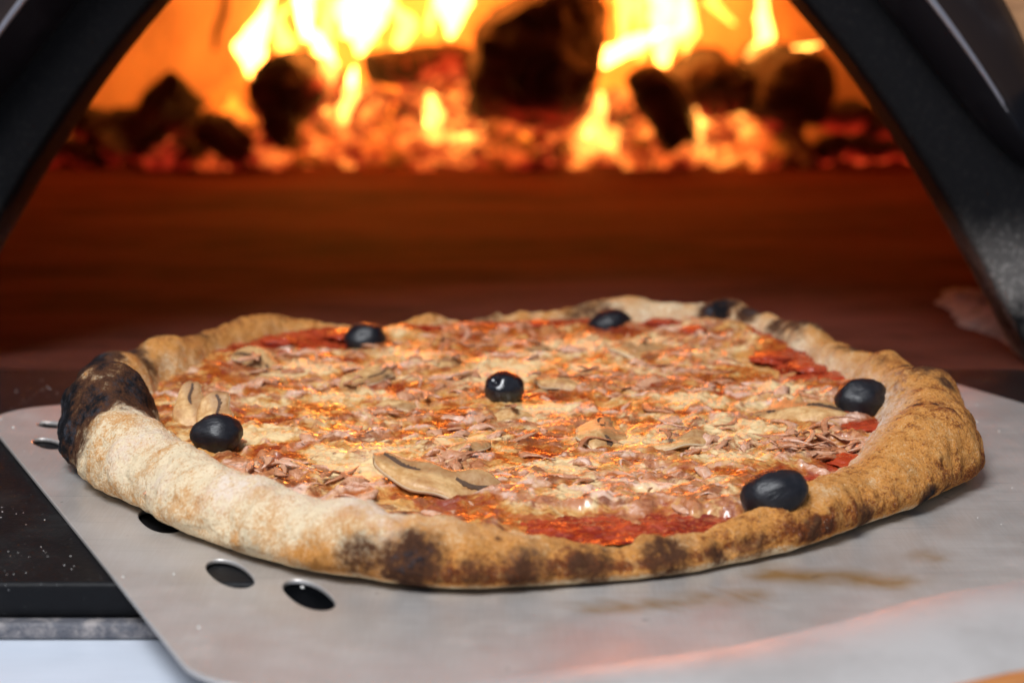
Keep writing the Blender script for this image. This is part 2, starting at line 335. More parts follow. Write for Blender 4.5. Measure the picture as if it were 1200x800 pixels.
def logo(me, label): tag(link('log', me, CHAR), label, 'log', 'logs burning in the oven')
logo(log_mesh('log', [(-.186, .955, .066), (-.178, 1.13, .050)], [.030, .033, .031], 2, cuts=3, glow=lambda V: .75*sstep(-.172, -.150, V[:, 0]) * sstep(.0, .03, V[:, 2])), 'charred log pointing out with its black round end towards the oven mouth')
logo(log_mesh('log', [(-.192, .962, .048), (-.186, .972, .010)], [.020, .016, .010], 12, glow=low(.0, .02, .8)), 'short black stub of wood propping up the round ended log')
logo(log_mesh('log', [(-.128, 1.035, .084), (-.03, 1.045, .078)], [.021, .024, .020], 3, glow=lambda V: .9*sstep(-.115, -.08, V[:, 0]) * sstep(.105, .06, V[:, 2])), 'charred log lying crosswise with red glow along its side')
logo(log_mesh('log', [(.022, 1.005, .028), (.020, 1.01, .10), (.052, 1.015, .19)], [.064, .084, .070, .042], 5, cuts=6, flat=.15, planes=(((-.024, 1, .116), (-.5, -.1, .86)), ((.078, 1, .10), (.95, -.2, .15)), ((.04, 1, .158), (.1, 0, 1))), glow=low(.02, .06, .55)), 'largest charred block standing upright in the middle of the fire')
logo(log_mesh('log', [(.104, .965, .082), (.130, .965, .045), (.138, .965, .012)], [.014, .027, .026, .018], 6, flat=.2, glow=low(.008, .02, .5)), 'pointed black chunk leaning beside the upright block')
logo(log_mesh('log', [(.236, .96, .056), (.222, 1.14, .060)], [.034, .037, .034], 7, cuts=3, glow=low(.012, .03, .9)), 'thick log with a black rounded end at the right of the fire')
logo(log_mesh('log', [(.172, 1.00, .056), (.165, 1.15, .060)], [.031, .033, .03], 8, cuts=3, glow=low(.02, .06, .9)), 'greyish log end half hidden behind the thick right log')
logo(log_mesh('log', [(-.318, .985, .018), (-.285, 1.0, .058), (-.265, 1.04, .03)], [.018, .024, .02], 9, glow=low(.01, .03, .5)), 'dark broken log sloping up at the left of the fire')
logo(log_mesh('log', [(-.258, .955, .036), (-.215, .965, .010)], [.016, .021, .017], 10, glow=low(.0, .01, .3)), 'short dark log end lying low in front of the left embers')
random.seed(5)
def charcoal(spots, label, group, kmat=CHAR, glow=0.0):
    for (x, y, z, r) in spots:
        me = lump('charcoal', r*random.uniform(.9, 1.3), r, r*random.uniform(.7, 1.0), random.randint(1, 999), .30, 1.3, 3)
        P = np.array([v.co[:] for v in me.vertices]); at = me.attributes.new('glow', 'FLOAT', 'POINT')
        at.data.foreach_set('value', (glow * sstep(.2*r, -.8*r, P[:, 2])).astype(np.float32))
        o = link('charcoal', me, kmat); o.location = (x, y, z); o.rotation_euler = (0, 0, random.uniform(0, 6)); tag(o, label, 'charcoal', group)
sp = [(-.455 + .0175*i + random.uniform(-.006, .006), .985 + random.uniform(-.02, .03), random.uniform(.008, .016), random.uniform(.011, .018)) for i in range(13)]
sp += [(-.42 + .028*i, 1.03 + random.uniform(-.01, .02), random.uniform(.026, .038), random.uniform(.013, .020)) for i in range(6)]
charcoal(sp, 'dark dull charcoal lump heaped left of the flames', 'charcoal heaped left of the fire', glow=.28)
sp = [(.262 + .013*i + random.uniform(-.006, .006), .975 + random.uniform(-.01, .03), random.uniform(.008, .014), random.uniform(.011, .016)) for i in range(9)]
sp += [(.275 + .022*i, 1.02 + random.uniform(-.01, .02), random.uniform(.026, .036), random.uniform(.013, .019)) for i in range(4)]
charcoal(sp, 'greyish charcoal lump heaped right of the flames', 'charcoal heaped right of the fire', glow=.55)
# ember bed: one uncountable mass of small glowing lumps
rs = np.random.RandomState(11); VV = []; FF = []; GG = []; off = 0
bm = bmesh.new(); bmesh.ops.create_icosphere(bm, subdivisions=2, radius=1); BV = np.array([v.co[:] for v in bm.verts]); BF = np.array([[v.index for v in f.verts] for f in bm.faces]); bm.free()
hots = [(-.061, .06, .9), (-.04, .03, 1.0), (.068, .03, 1.0), (-.22, .03, .65), (-.15, .03, .6), (.19, .02, .7), (.15, .01, .7), (-.29, .012, .45), (-.13, .05, .6)]
for i in range(1000):
    x = rs.uniform(-.30, .245); y = rs.uniform(.955, 1.10); hmax = .016 + .060*max(0, 1 - abs(x + .02)/.34)*sstep(.95, 1.04, np.array(y)); zc = rs.uniform(0, 1)*hmax
    r = rs.uniform(.004, .010); n_ = noise(BV[:, 0]*1.4 + i*7.1, BV[:, 1]*1.4, BV[:, 2]*1.4, 5)
    P = BV * (1 + .45*n_)[:, None] * r * np.array([1.2, 1, .8]) + np.array([x, y, zc]); VV.append(P); FF.append(BF + off); off += len(P)
    g = .78 + .18*rs.randn() + sum(kk*.75*math.exp(-((x - hx)/.028)**2 - ((zc - hz)/.03)**2) for hx, hz, kk in hots); g *= float(sstep(-.34, -.24, np.array(x)) * sstep(.25, .19, np.array(x)))
    GG.append(np.full(len(P), max(.05, g)))
tag(link('embers', big_mesh('embers', np.concatenate(VV), np.concatenate(FF), {'glow': np.concatenate(GG)}), EMBER), 'bed of red and orange glowing embers under the burning logs', 'embers', kind='stuff')
# flames: closed bodies of glowing gas
def flame_mat(name, col, st):
    mt = bpy.data.materials.new(name); mt.use_nodes = True; t = mt.node_tree; t.nodes.clear()
    o = t.nodes.new('ShaderNodeOutputMaterial'); e = t.nodes.new('ShaderNodeEmission'); e.inputs[0].default_value = (*col, 1); e.inputs[1].default_value = st
    t.links.new(e.outputs[0], o.inputs['Volume']); return mt
FB = flame_mat('flame_bright', (1, .40, .07), 48); FW = flame_mat('flame_wisp', (1, .36, .05), 20); FM = flame_mat('flame_mid', (1, .24, .02), 5); FD = flame_mat('flame_dim', (1, .18, .012), 2.5)
fire = empty('fire', (0, 1.04, 0), 'yellow and orange flames rising behind and between the burning logs', 'fire')
def flame(pts, rad, mat, seed, depth=.8):
    P = np.array(pts, float); n, seg = 40, 20; tt = np.linspace(0, 1, n); k = np.linspace(0, 1, len(P))
    pp = np.stack([np.interp(tt, k, P[:, i]) for i in range(3)], 1); ker = np.array([1, 2, 3, 2, 1.]) / 9
    for i in range(3): pp[:, i] = np.convolve(np.pad(pp[:, i], 2, 'edge'), ker, 'valid')
    rr = np.interp(tt, np.linspace(0, 1, len(rad)), rad); V = []
    for i in range(n):
        for j in range(seg):
            th = 2*math.pi*j/seg; V.append(pp[i] + rr[i]*np.array([math.cos(th), depth*math.sin(th), 0]))
    V = np.array(V); L = max(rad); N = fbm(V[:, 0], V[:, 1], V[:, 2]*.6, .7/L, 4, seed); c0 = np.repeat(pp, seg, 0)
    V = c0 + (V - c0)*(.85 + 1.2*N)[:, None]; V[:, 0] += noise(V[:, 2]*22, 0*V[:, 2] + seed, 0*V[:, 2], seed) * .010 * np.repeat(tt, seg)
    F = np.concatenate([grid_faces(n, seg), np.array([(i*seg + seg-1, (i+1)*seg + seg-1, (i+1)*seg, i*seg) for i in range(n-1)])])
    me = big_mesh('flame', V, F); bm = bmesh.new(); bm.from_mesh(me); bmesh.ops.holes_fill(bm, edges=[e_ for e_ in bm.edges if e_.is_boundary], sides=0); bm.to_mesh(me); bm.free()
    o = link('flame', me, mat, fire); o.matrix_parent_inverse = Matrix.Translation((0, -1.04, 0)); return o
Y1 = 1.09
flame([(-.135, Y1, .085), (-.13, Y1, .13), (-.125, Y1, .17), (-.10, Y1, .235)], [.004, .024, .017, .009, .002], FB, 1)
flame([(-.150, Y1+.02, .10), (-.115, Y1+.02, .16), (-.09, Y1+.02, .21)], [.003, .013, .010, .003], FB, 2)
flame([(-.055, Y1, .10), (-.050, Y1, .14), (-.047, Y1, .18), (-.052, Y1, .235)], [.003, .018, .019, .011, .002], FB, 3)
flame([(-.210, .985, .066), (-.218, .985, .098), (-.205, .99, .120), (-.193, .99, .150)], [.002, .013, .009, .005, .001], FB, 4)
flame([(-.172, 1.0, .10), (-.176, 1.0, .135), (-.160, 1.0, .165), (-.165, 1.0, .215)], [.002, .008, .012, .008, .002], FB, 5)
flame([(-.158, .985, .05), (-.15, .985, .085), (-.168, .985, .115), (-.178, .99, .14)], [.002, .007, .006, .005, .001], FB, 6)
flame([(-.140, .965, .035), (-.134, .965, .055), (-.128, .965, .082)], [.002, .006, .006, .001], FB, 7)
flame([(.132, Y1, .075), (.140, Y1, .11), (.138, Y1, .15), (.120, Y1, .20), (.118, Y1, .25)], [.004, .016, .019, .013, .008, .002], FB, 8)
flame([(.078, 1.03, .078), (.092, 1.03, .095), (.110, 1.03, .105), (.135, 1.03, .11)], [.004, .016, .014, .013, .004], FB, 9, 1.0)
flame([(.200, 1.03, .085), (.214, 1.03, .10), (.212, 1.03, .13), (.205, 1.03, .165)], [.002, .008, .007, .004, .001], FB, 10)
flame([(.238, 1.03, .088), (.245, 1.03, .095), (.262, 1.03, .098)], [.003, .008, .008, .001], FB, 11, 1)
flame([(-.064, .955, .022), (-.062, .955, .038), (-.068, .955, .062)], [.003, .010, .008, .001], FB, 12)
flame([(-.050, .952, .022), (-.038, .952, .028), (-.028, .952, .026)], [.003, .010, .009, .001], FB, 13)
flame([(.058, .955, .012), (.068, .955, .025), (.074, .955, .062)], [.006, .016, .009, .001], FB, 14)
flame([(.155, .955, .015), (.152, .955, .028), (.15, .955, .05)], [.003, .006, .005, .001], FB, 15)
flame([(-.12, 1.14, .02), (-.11, 1.14, .12), (-.09, 1.14, .20), (-.06, 1.14, .27)], [.03, .06, .05, .04, .01], FM, 21, .5)
flame([(.10, 1.14, .02), (.11, 1.14, .12), (.13, 1.14, .20), (.11, 1.14, .27)], [.03, .055, .05, .04, .01], FM, 22, .5)
flame([(.0, 1.17, .05), (.0, 1.17, .17), (.01, 1.17, .27)], [.04, .10, .09, .05], FD, 23, .5)
flame([(.20, 1.12, .03), (.205, 1.12, .11), (.21, 1.12, .19)], [.02, .045, .035, .01], FD, 24, .6)
flame([(-.21, 1.12, .03), (-.22, 1.12, .09), (-.20, 1.12, .17)], [.02, .06, .04, .01], FD, 25, .6)
rf = np.random.RandomState(17)
for cx_, zb_, n_ in ((-.125, .11, 4), (-.05, .12, 3), (.135, .10, 3), (-.185, .08, 3), (.215, .09, 2), (.085, .06, 2)):
    for q_ in range(n_):
        x_ = cx_ + rf.randn()*.022; z_ = zb_ + rf.uniform(-.03, .05); h_ = rf.uniform(.05, .12); w_ = rf.uniform(.004, .010); sw = rf.randn()*.014; yy_ = 1.06 + rf.uniform(-.03, .05)
        flame([(x_, yy_, z_), (x_ + sw*.6, yy_, z_ + h_*.4), (x_ - sw*.3, yy_, z_ + h_*.75), (x_ + sw, yy_, z_ + h_)], [.002, w_, w_*.75, .001], FW, 50 + q_)
flame([(-.26, 1.08, .035), (-.235, 1.08, .06), (-.20, 1.07, .085)], [.01, .028, .024, .004], FD, 26, .6)
flame([(-.21, .962, .002), (-.225, .965, .03), (-.23, .965, .06)], [.008, .020, .014, .003], FM, 27, .6)
flame([(-.10, .96, .005), (-.11, .96, .03), (-.10, .965, .05)], [.01, .025, .018, .003], FD, 28, .6)
for x_ in (-.25, -.17, -.10, -.01, .05, .11, .20): flame([(x_, .955, -.002), (x_ + .004, .957, .018), (x_ - .004, .96, .040)], [.018, .026, .018, .003], FM, int(90 + x_*100), .6)
flame([(.18, .95, .004), (.185, .95, .014), (.22, .95, .020)], [.01, .020, .016, .003], FM, 29, .5)

# ------------------------------------------------------------------ peel (axes turned 25 degrees)
pe = empty('pizza_peel', (0, 0, 0), 'perforated aluminium pizza peel resting on the black oven ledge under the pizza', 'pizza peel')
TH = R(25); UX, UY = np.array([math.cos(TH), math.sin(TH)]), np.array([-math.sin(TH), math.cos(TH)])
def pl(u, v): return tuple(u*UX + v*UY)           # u along the front edge, v away from the camera
outer = rounded([pl(-.153, -.162), (.05, -.268), (.118, -.215), pl(.168, -.158), pl(.196, -.060), pl(.192, .125), pl(-.150, .125)], [.026, .03, .03, .03, .09, .10, .022], 10)
def slot(cx, cy, L, wd, ang):
    pts = []
    for i in range(28):
        t = 2*math.pi*i/28; x, y = L/2*math.copysign(abs(math.cos(t))**.85, math.cos(t)), wd/2*math.sin(t)
        pts.append((cx + x*math.cos(ang) - y*math.sin(ang), cy + x*math.sin(ang) + y*math.cos(ang)))
    return pts
SA = R(115)
spots = [(-.1545, .0335), (-.1535, .0030), (-.1000, -.0885), (-.0730, -.1372), (-.0508, -.1545), (-.022, -.134), (-.04, -.10), (.0, -.11)]
holes = [slot(x, y, .0265, .0098, SA) for x, y in spots]
holes[0] = slot(-.1590, .0300, .012, .007, R(140)); holes[1] = slot(-.1535, .003, .018, .0078, R(125))
me = extrude_poly('blade', outer, holes, .0002, .0016, .0004)
# finer mesh for stain attributes
bm = bmesh.new(); bm.from_mesh(me)
bmesh.ops.triangulate(bm, faces=bm.faces)
for _ in range(5):
    ed = [e_ for e_ in bm.edges if e_.calc_length() > .010]
    if not ed: break
    bmesh.ops.subdivide_edges(bm, edges=ed, cuts=1); bmesh.ops.triangulate(bm, faces=bm.faces)
bm.to_mesh(me); bm.free()
P = np.array([v.co[:] for v in me.vertices])
def seg_d(P, a, b):
    a, b = np.array(a), np.array(b); d = b - a; t = np.clip(((P[:, :2] - a) @ d) / (d @ d), 0, 1); return np.linalg.norm(P[:, :2] - (a + t[:, None]*d), axis=1)
oil = np.maximum.reduce([sstep(.010, .002, seg_d(P, (.066, -.138), (.098, -.145))), .8*sstep(.007, .001, seg_d(P, (.02, -.166), (.06, -.155))), .8*sstep(.005, .001, seg_d(P, (.112, -.121), (.113, -.126)))])
for k_, a in (('oil', oil), ('dust', .5 * sstep(-.12, -.19, P[:, 1] - .2*P[:, 0]))):
    at = me.attributes.new(k_, 'FLOAT', 'POINT'); at.data.foreach_set('value', a.astype(np.float32))
link('blade', me, PEEL, pe)
# raised rolled rim / handle socket along the front edge, right of the middle
n, k = 70, 26; V = []
RL = np.array([(-.016, -.219), (-.0065, -.2148), (.0076, -.2100), (.0229, -.2057), (.0466, -.1984), (.0724, -.1826), (.0959, -.1664), (.1193, -.1553), (.1384, -.1478), (.21, -.118), (.33, -.068)])
for i in range(n):
    s_ = i/(n-1)*(len(RL)-1); q_ = [float(np.interp(s_, range(len(RL)), RL[:, d_])) for d_ in (0, 1)]; f_ = float(sstep(0, 7, np.array(s_))); w_ = .022 + .056*f_; hh = .0012 + .0105*f_
    for j in range(k):
        a = j/(k-1); V.append((q_[0] + .42*a*w_, q_[1] - .906*a*w_, .0018 + hh*math.sin(math.pi*a**.85)**.9))
me = big_mesh('rolled_rim', V, grid_faces(n, k)); me.attributes.new('oil', 'FLOAT', 'POINT'); at = me.attributes.new('dust', 'FLOAT', 'POINT')
link('rolled_rim', me, RIM, pe)
a, b = (.070, -.2465), (.42, -.128)
hp = [(a[0] + (b[0]-a[0])*i/20, a[1] + (b[1]-a[1])*i/20, .0) for i in range(21)]
link('handle', tube('handle', hp, [.004, .009, .0105] + [.011]*18, 20), WOOD, pe)
# flour specks on peel and ledge
rs = np.random.RandomState(3); VV = []; FF = []; off = 0
bm = bmesh.new(); bmesh.ops.create_icosphere(bm, subdivisions=1, radius=1); BV = np.array([v.co[:] for v in bm.verts]); BF = np.array([[v.index for v in f.verts] for f in bm.faces]); bm.free()
def speck(x, y, z, r):
    global off
    VV.append(BV*(1 + .5*rs.randn(len(BV))*.4)[:, None]*r*np.array([1.1, 1, .6]) + np.array([x, y, z])); FF.append(BF + off); off += len(BV)
for i in range(900):
    x, y = rs.uniform(-.30, -.07), rs.uniform(-.138, .13); r = .00008 + .00009*abs(rs.randn())
    if (np.array([x, y]) @ UX) < -.156 or (np.array([x, y]) @ UY) > .13: speck(x, y, .0001, r)
for i in range(170):
    u, v = rs.uniform(-.15, .19), rs.uniform(-.155, .12); x, y = pl(u, v)
    if math.hypot(x, y) > .158: speck(x, y, .0017, (.00018 + .00028*abs(rs.randn())) * (1.6 if rs.rand() < .12 else 1))
tag(link('flour_dust', big_mesh('flour_dust', np.concatenate(VV), np.concatenate(FF)), FLOUR), 'white flour specks scattered over the black ledge and peel', 'flour', kind='stuff')

# ------------------------------------------------------------------ pizza
ZB = .0017
RT = table([(-171, .1445), (-153, .1405), (-139, .1385), (-123, .1465), (-113, .1510), (-103, .1555), (-96, .1570), (-88, .1540), (-80, .1508), (-70, .1480), (-58, .1442), (-45, .1405), (-35, .1435), (-25, .1475), (-15, .1490), (2, .1465), (22, .1465), (40, .156), (52, .172), (60, .182), (67, .1745), (78, .1640), (87, .1535), (105, .1455), (114, .1470), (125, .1630), (138, .158), (148, .151), (163, .152)])
HT = table([(-178, .0215), (-168, .0270), (-158, .0245), (-150, .0215), (-139, .0195), (-123, .0187), (-113, .0180), (-103, .0175), (-96, .0162), (-88, .0132), (-80, .0094), (-70, .0094), (-58, .0122), (-45, .0150), (-35, .0172), (-25, .0195), (-15, .0215), (2, .0225), (22, .0195), (40, .0195), (52, .021), (60, .0220), (67, .0215), (78, .0215), (87, .0190), (105, .0180), (114, .0180), (125, .0195), (138, .0200), (148, .0200), (163, .0225), (172, .0185)])
WT = table([(-171, 1.25), (-139, 1.15), (-120, 1.15), (-103, 1.05), (-90, .85), (-80, .60), (-68, .62), (-50, .9), (-35, 1.15), (-10, 1.42), (20, 1.05), (45, .95), (60, 1.0), (78, .75), (90, .6), (115, .6), (130, .85), (145, 1.0), (160, 1.15)])
BT = table([(-171, .28), (-150, .10), (-125, .06), (-108, .22), (-96, .50), (-80, .62), (-60, .64), (-40, .62), (-20, .68), (0, .70), (15, .60), (35, .32), (55, .22), (75, .28), (95, .40), (115, .52), (130, .60), (145, .62), (160, .5)])
prof = np.array([(.033, .002), (.0275, .20), (.0235, .45), (.0195, .74), (.0155, .93), (.0112, 1.0), (.007, .94), (.0036, .79), (.0013, .58), (.0003, .40), (.0008, .24), (.0026, .11), (.006, .035), (.012, .0), (.025, .0)])
m1, n1 = 100, 1300
tt = np.linspace(0, len(prof) - 1, m1); P0 = np.stack([table(list(enumerate(prof[:, i])), False)(tt) for i in (0, 1)], 1)
phi = np.linspace(-180, 180, n1, endpoint=False); PH, J = np.meshgrid(phi, np.arange(m1), indexing='ij')
wob = fbm(np.cos(np.radians(PH)), np.sin(np.radians(PH)), 0*PH, 3.2, 4, 2)*.0042
hN = HT(PH) + fbm(np.cos(np.radians(PH)), np.sin(np.radians(PH)), 0*PH + 3, 4.0, 4, 7)*.0046
rad = RT(PH) + wob*.5 - P0[J, 0]*WT(PH); zz = P0[J, 1]*hN
c_, s_ = np.cos(np.radians(PH)), np.sin(np.radians(PH))
V = np.stack([rad*c_, rad*s_, zz], -1)
# blisters and lumps, pushed along the section normal
dr = np.gradient(rad, axis=1); dz = np.gradient(zz, axis=1); L = np.hypot(dr, dz) + 1e-9; nr, nz = dz/L, -dr/L
sg = np.where(nz[:, [30]] < 0, -1, 1); nr, nz = nr*sg, nz*sg
X, Y, Z = V[..., 0], V[..., 1], V[..., 2]; up = sstep(0.0, .006, Z) * sstep(0, 12, J)
disp = fbm(X, Y, Z, 42, 3, 21)*.0036 + fbm(X, Y, Z, 170, 3, 22)*.0012 + fbm(X, Y, Z, 560, 3, 23)*.00045
for bx, by, bz, br_, ba in [(-.128, -.030, .022, .006, .0025), (-.140, -.014, .018, .005, .0022), (-.126, -.028, .024, .014, .0070), (-.138, .026, .021, .013, .0045), (-.138, .002, .022, .007, -.0035), (-.122, .062, .020, .014, .0035), (-.092, .122, .018, .014, .002), (.084, .142, .020, .010, .003), (.114, .098, .018, .012, .003), (.136, -.002, .021, .012, .0060), (.131, -.05, .014, .016, .0035), (-.05, -.143, .012, .020, .0015), (.118, -.077, .010, .010, .0015), (.012, -.152, .006, .018, .001), (.129, .034, .020, .008, .004), (.122, .020, .020, .006, -.003), (-.100, -.098, .014, .016, .0025), (-.075, -.124, .012, .010, -.0015), (.09, -.112, .010, .012, .0025), (.065, -.130, .008, .008, -.0015), (.045, .145, .02, .012, .003), (-.030, .135, .018, .012, .0025), (-.060, .130, .018, .010, -.002)]:
    disp = disp + ba*np.exp(-((X-bx)**2 + (Y-by)**2 + (Z-bz)**2)/br_**2)
rb = np.random.RandomState(33); blist = np.zeros_like(X)
for q_ in range(150):
    i0, j0 = rb.randint(n1), rb.randint(26, 72); br_ = rb.uniform(.0009, .0026); ba = br_*rb.uniform(.22, .42); ii = np.arange(i0 - 22, i0 + 23) % n1
    w_ = np.exp(-((X[ii]-X[i0, j0])**2 + (Y[ii]-Y[i0, j0])**2 + (Z[ii]-Z[i0, j0])**2)/br_**2); disp[ii] += ba*w_
    if rb.rand() < .45: blist[ii] = np.maximum(blist[ii], w_*rb.uniform(.3, .75))
disp *= np.clip(up, .12, 1)
V = np.stack([X + nr*disp*c_, Y + nr*disp*s_, np.maximum(Z + nz*disp, 0) + ZB], -1); X, Y, Z = V[..., 0], V[..., 1], V[..., 2] - ZB
w1 = fbm(X, Y, Z, 75, 4, 31, .6); w2 = fbm(X, Y, Z, 260, 3, 32, .6)
side = sstep(48, 56, J)          # outer face
brown = BT(PH) + .50*w1 + .10*w2
front = np.exp(-((PH + 78)/34)**2)
brown += front*(.38*np.exp(-((Z - .0062)/.0036)**2)*side - .22*sstep(.009, .015, Z))
brown += .9*blist*np.clip(BT(PH)*1.6, .25, 1)
brown *= sstep(.0012, .0046, Z + .0012*w1)
inner = sstep(34, 18, J); brown = brown*(1 - .55*inner) + .10*inner
char = np.zeros_like(brown)
for bx, by, bz, br_, ba in [(-.139, -.030, .014, .017, 1.15), (-.142, -.016, .022, .014, 1.15), (-.126, -.026, .027, .010, 1.1), (-.116, -.034, .026, .011, .85), (-.106, -.040, .024, .006, .5), (-.128, -.042, .022, .010, .8), (-.132, -.050, .012, .008, .55), (-.146, .006, .014, .009, .85), (-.143, .030, .018, .012, 1.0), (-.139, .045, .021, .009, .8), (-.126, .068, .021, .010, .55), (-.118, .085, .020, .008, .42), (-.124, .035, .021, .008, .5), (-.130, -.047, .016, .008, .5),
        (-.024, -.153, .0080, .0085, .74), (-.038, -.150, .0085, .0075, .44), (-.010, -.156, .006, .006, .46), (.003, -.154, .006, .008, .46), (.020, -.149, .005, .008, .5), (.039, -.142, .0055, .007, .52), (.055, -.1375, .0062, .0042, .82), (.064, -.133, .006, .006, .45), (.080, -.118, .005, .0045, .62), (.098, -.102, .004, .005, .5),
        (.1345, -.058, .0098, .0022, 1.05), (.120, -.080, .0035, .0045, .88), (.1275, -.071, .0035, .003, .7), (.1465, -.045, .009, .0022, .8), (.135, .002, .0245, .0075, .60), (.140, -.008, .022, .004, .55), (.142, -.030, .018, .006, .35),
        (.084, .142, .021, .0085, 1.0), (.094, .134, .021, .007, .75), (.112, .100, .020, .0105, .75), (.105, .112, .020, .008, .6), (.124, .066, .020, .008, .65), (.03, .148, .02, .012, .45), (-.010, .138, .019, .010, .4), (.128, .03, .021, .005, .4), (-.055, .134, .018, .008, .3), (.065, .138, .021, .008, .25)]:
    d = np.sqrt((X-bx)**2 + (Y-by)**2 + ((Z-bz)*1.0)**2)/br_; char = np.maximum(char, ba*sstep(1.75, .15, d + .75*w1 + .35*w2))
char = np.maximum(char, .8*blist*sstep(.3, .6, BT(PH)))
flour = sstep(-.05, .35, fbm(X, Y, Z, 40, 4, 41)) * np.exp(-((PH + 128)/38)**2)*sstep(.004, .014, Z) + .5*np.exp(-((PH + 112)/16)**2)*np.exp(-((J - 36)/9.)**2) + 1.1*inner*np.exp(-((PH + 12)/30)**2) + .5*inner*np.exp(-((PH - 50)/28)**2)  # flour at the front left, plus a paler tone on the inner slope
F = grid_faces(n1, m1, True)[:, ::-1]
pizza = empty('pizza', (0, 0, ZB), 'baked pizza with black olives, ham and mushrooms and a blistered charred crust', 'pizza')
def pp_(o): o.parent = pizza; o.matrix_parent_inverse = Matrix.Translation((0, 0, -ZB)); return o
m = M('crust_dough'); b_ = m.attr('brown'); ch = m.attr('char'); fo = m.attr('flour'); nA = m.noise(430, 6, .72); nB = m.noise(1300, 4, .7); nC = m.noise(150, 6, .7); nD = m.noise(2300, 2, .6)
bb = m.math('ADD', b_, m.math('MULTIPLY', m.math('SUBTRACT', nA, .5), .8)); bb = m.math('ADD', bb, m.math('MULTIPLY', m.math('SUBTRACT', nC, .5), .6)); bb = m.math('ADD', bb, m.math('MULTIPLY', m.math('SUBTRACT', nB, .5), 1.35))
c = m.mix(m.ramp(bb, -.05, .26), (.80, .64, .42), (.66, .39, .185)); c = m.mix(m.ramp(bb, .20, .50), c, (.60, .255, .06)); c = m.mix(m.ramp(bb, .54, .95), c, (.21, .052, .012)); c = m.mix(m.ramp(bb, .95, 1.25), c, (.06, .020, .010))
c = m.mix(m.math('MULTIPLY', m.math('MULTIPLY', fo, m.ramp(nA, .36, .60)), .85, True), c, (.82, .68, .56))
sp_ = m.math('MULTIPLY', m.ramp(m.noise(300, 5, .7), .54, .68), m.ramp(b_, .3, .75)); c = m.mix(m.math('MULTIPLY', sp_, .85), c, (.13, .032, .009)); hi_ = m.math('MULTIPLY', m.ramp(m.noise(240, 4, .6), .52, .7), m.ramp(b_, .25, .6)); c = m.mix(m.math('MULTIPLY', hi_, .4), c, (.74, .42, .15))
c = m.mix(m.math('MULTIPLY', m.ramp(nB, .58, .70), .45), c, (.34, .17, .08)); c = m.mix(m.math('MULTIPLY', m.ramp(nD, .62, .72), .3), c, (.85, .77, .66))
cc = m.math('ADD', ch, m.math('MULTIPLY', m.math('MULTIPLY', m.math('SUBTRACT', nA, .5), ch), 1.9)); c = m.mix(m.ramp(cc, .10, .55), c, (.085, .034, .016)); c = m.mix(m.ramp(cc, .50, .95), c, m.mix(m.ramp(nC, .48, .72), (.007, .007, .009), (.06, .062, .075)))
m.set(Base_Color=c, Roughness=.8, Specular_IOR_Level=.12); h = m.bump(nC, .5, .0025); h = m.bump(nA, .5, .0012, h); m.bump(nB, .8, .0007, h); CRUST = m.m
pp_(link('crust', big_mesh('crust', V, F, {'brown': brown, 'char': char, 'flour': flour}), CRUST))

# sauce and cheese: two uneven sheets that cross each other; the cheese drapes over torn ham
def blob(x, y, L): return sum(a*np.exp(-(((x-bx)/rx)**2 + ((y-by)/ry)**2)) for bx, by, rx, ry, a in L)
OL = [(-.0561, .1062, .0180), (.0388, .1376, .0185), (-.0026, .0150, .0182), (.1136, -.0020, .0180), (.0705, -.1143, .0172), (-.0895, -.0485, .0180)]
def edge_d(x, y):
    ph = np.degrees(np.arctan2(y, x)); return (RT(ph) - np.hypot(x, y))/(.4 + .6*WT(ph))
def sauce_z(x, y):
    return .0092 + .0030*sstep(-.02, .13, y) + .0012*fbm(x, y, 0*x, 40, 3, 51) + .0011*fbm(x, y, 0*x, 150, 3, 52) + .0006*fbm(x, y, 0*x, 420, 2, 53) - .0012*sstep(.030, .018, edge_d(x, y))*sstep(.02, -.06, y) + .0042*sstep(.048, .016, edge_d(x, y))*np.maximum(sstep(-.02, .09, y), .55*sstep(.07, .12, x)*sstep(-.09, -.03, y))
RED = [(-.10, .095, .020, .016, 1.1), (-.075, .112, .024, .012, 1.0), (-.03, .126, .014, .008, .8), (.012, .138, .018, .008, 1.0), (.06, .138, .014, .010, .7), (.098, .075, .014, .014, 1.3), (.108, .052, .012, .014, 1.0), (.119, .015, .010, .012, 1.0), (.116, -.022, .014, .014, 1.1), (.104, -.052, .014, .014, 1.3), (.094, -.078, .016, .010, 1.4), (.030, -.126, .024, .0105, 1.8), (.047, -.118, .016, .009, 1.2), (-.060, -.113, .02, .006, 1.0), (-.02, -.112, .012, .006, .6), (-.10, -.02, .008, .02, .3), (.026, -.022, .006, .005, 1.1), (-.038, -.038, .007, .004, .9)]
POOL = [(-.045, -.078, .014, .010, 1.2), (-.056, -.056, .010, .009, .8), (-.035, -.055, .008, .008, .6), (.022, .096, .012, .02, .6), (-.075, .055, .02, .02, .5), (.05, .105, .01, .012, .9), (.035, -.040, .020, .008, .7), (.075, -.025, .02, .02, .5), (-.02, .048, .015, .01, .5), (.006, .002, .012, .005, 1.1), (.085, .08, .02, .02, .4), (.0, .060, .014, .010, .9), (-.055, .018, .012, .012, .8), (.06, -.064, .014, .008, .8), (.032, .065, .014, .010, .8), (-.032, .080, .012, .010, .8), (.018, -.074, .012, .008, .9), (-.078, -.030, .010, .010, .8), (.062, .012, .014, .009, .9), (-.012, -.040, .012, .007, .7), (.092, .030, .010, .012, .7)]
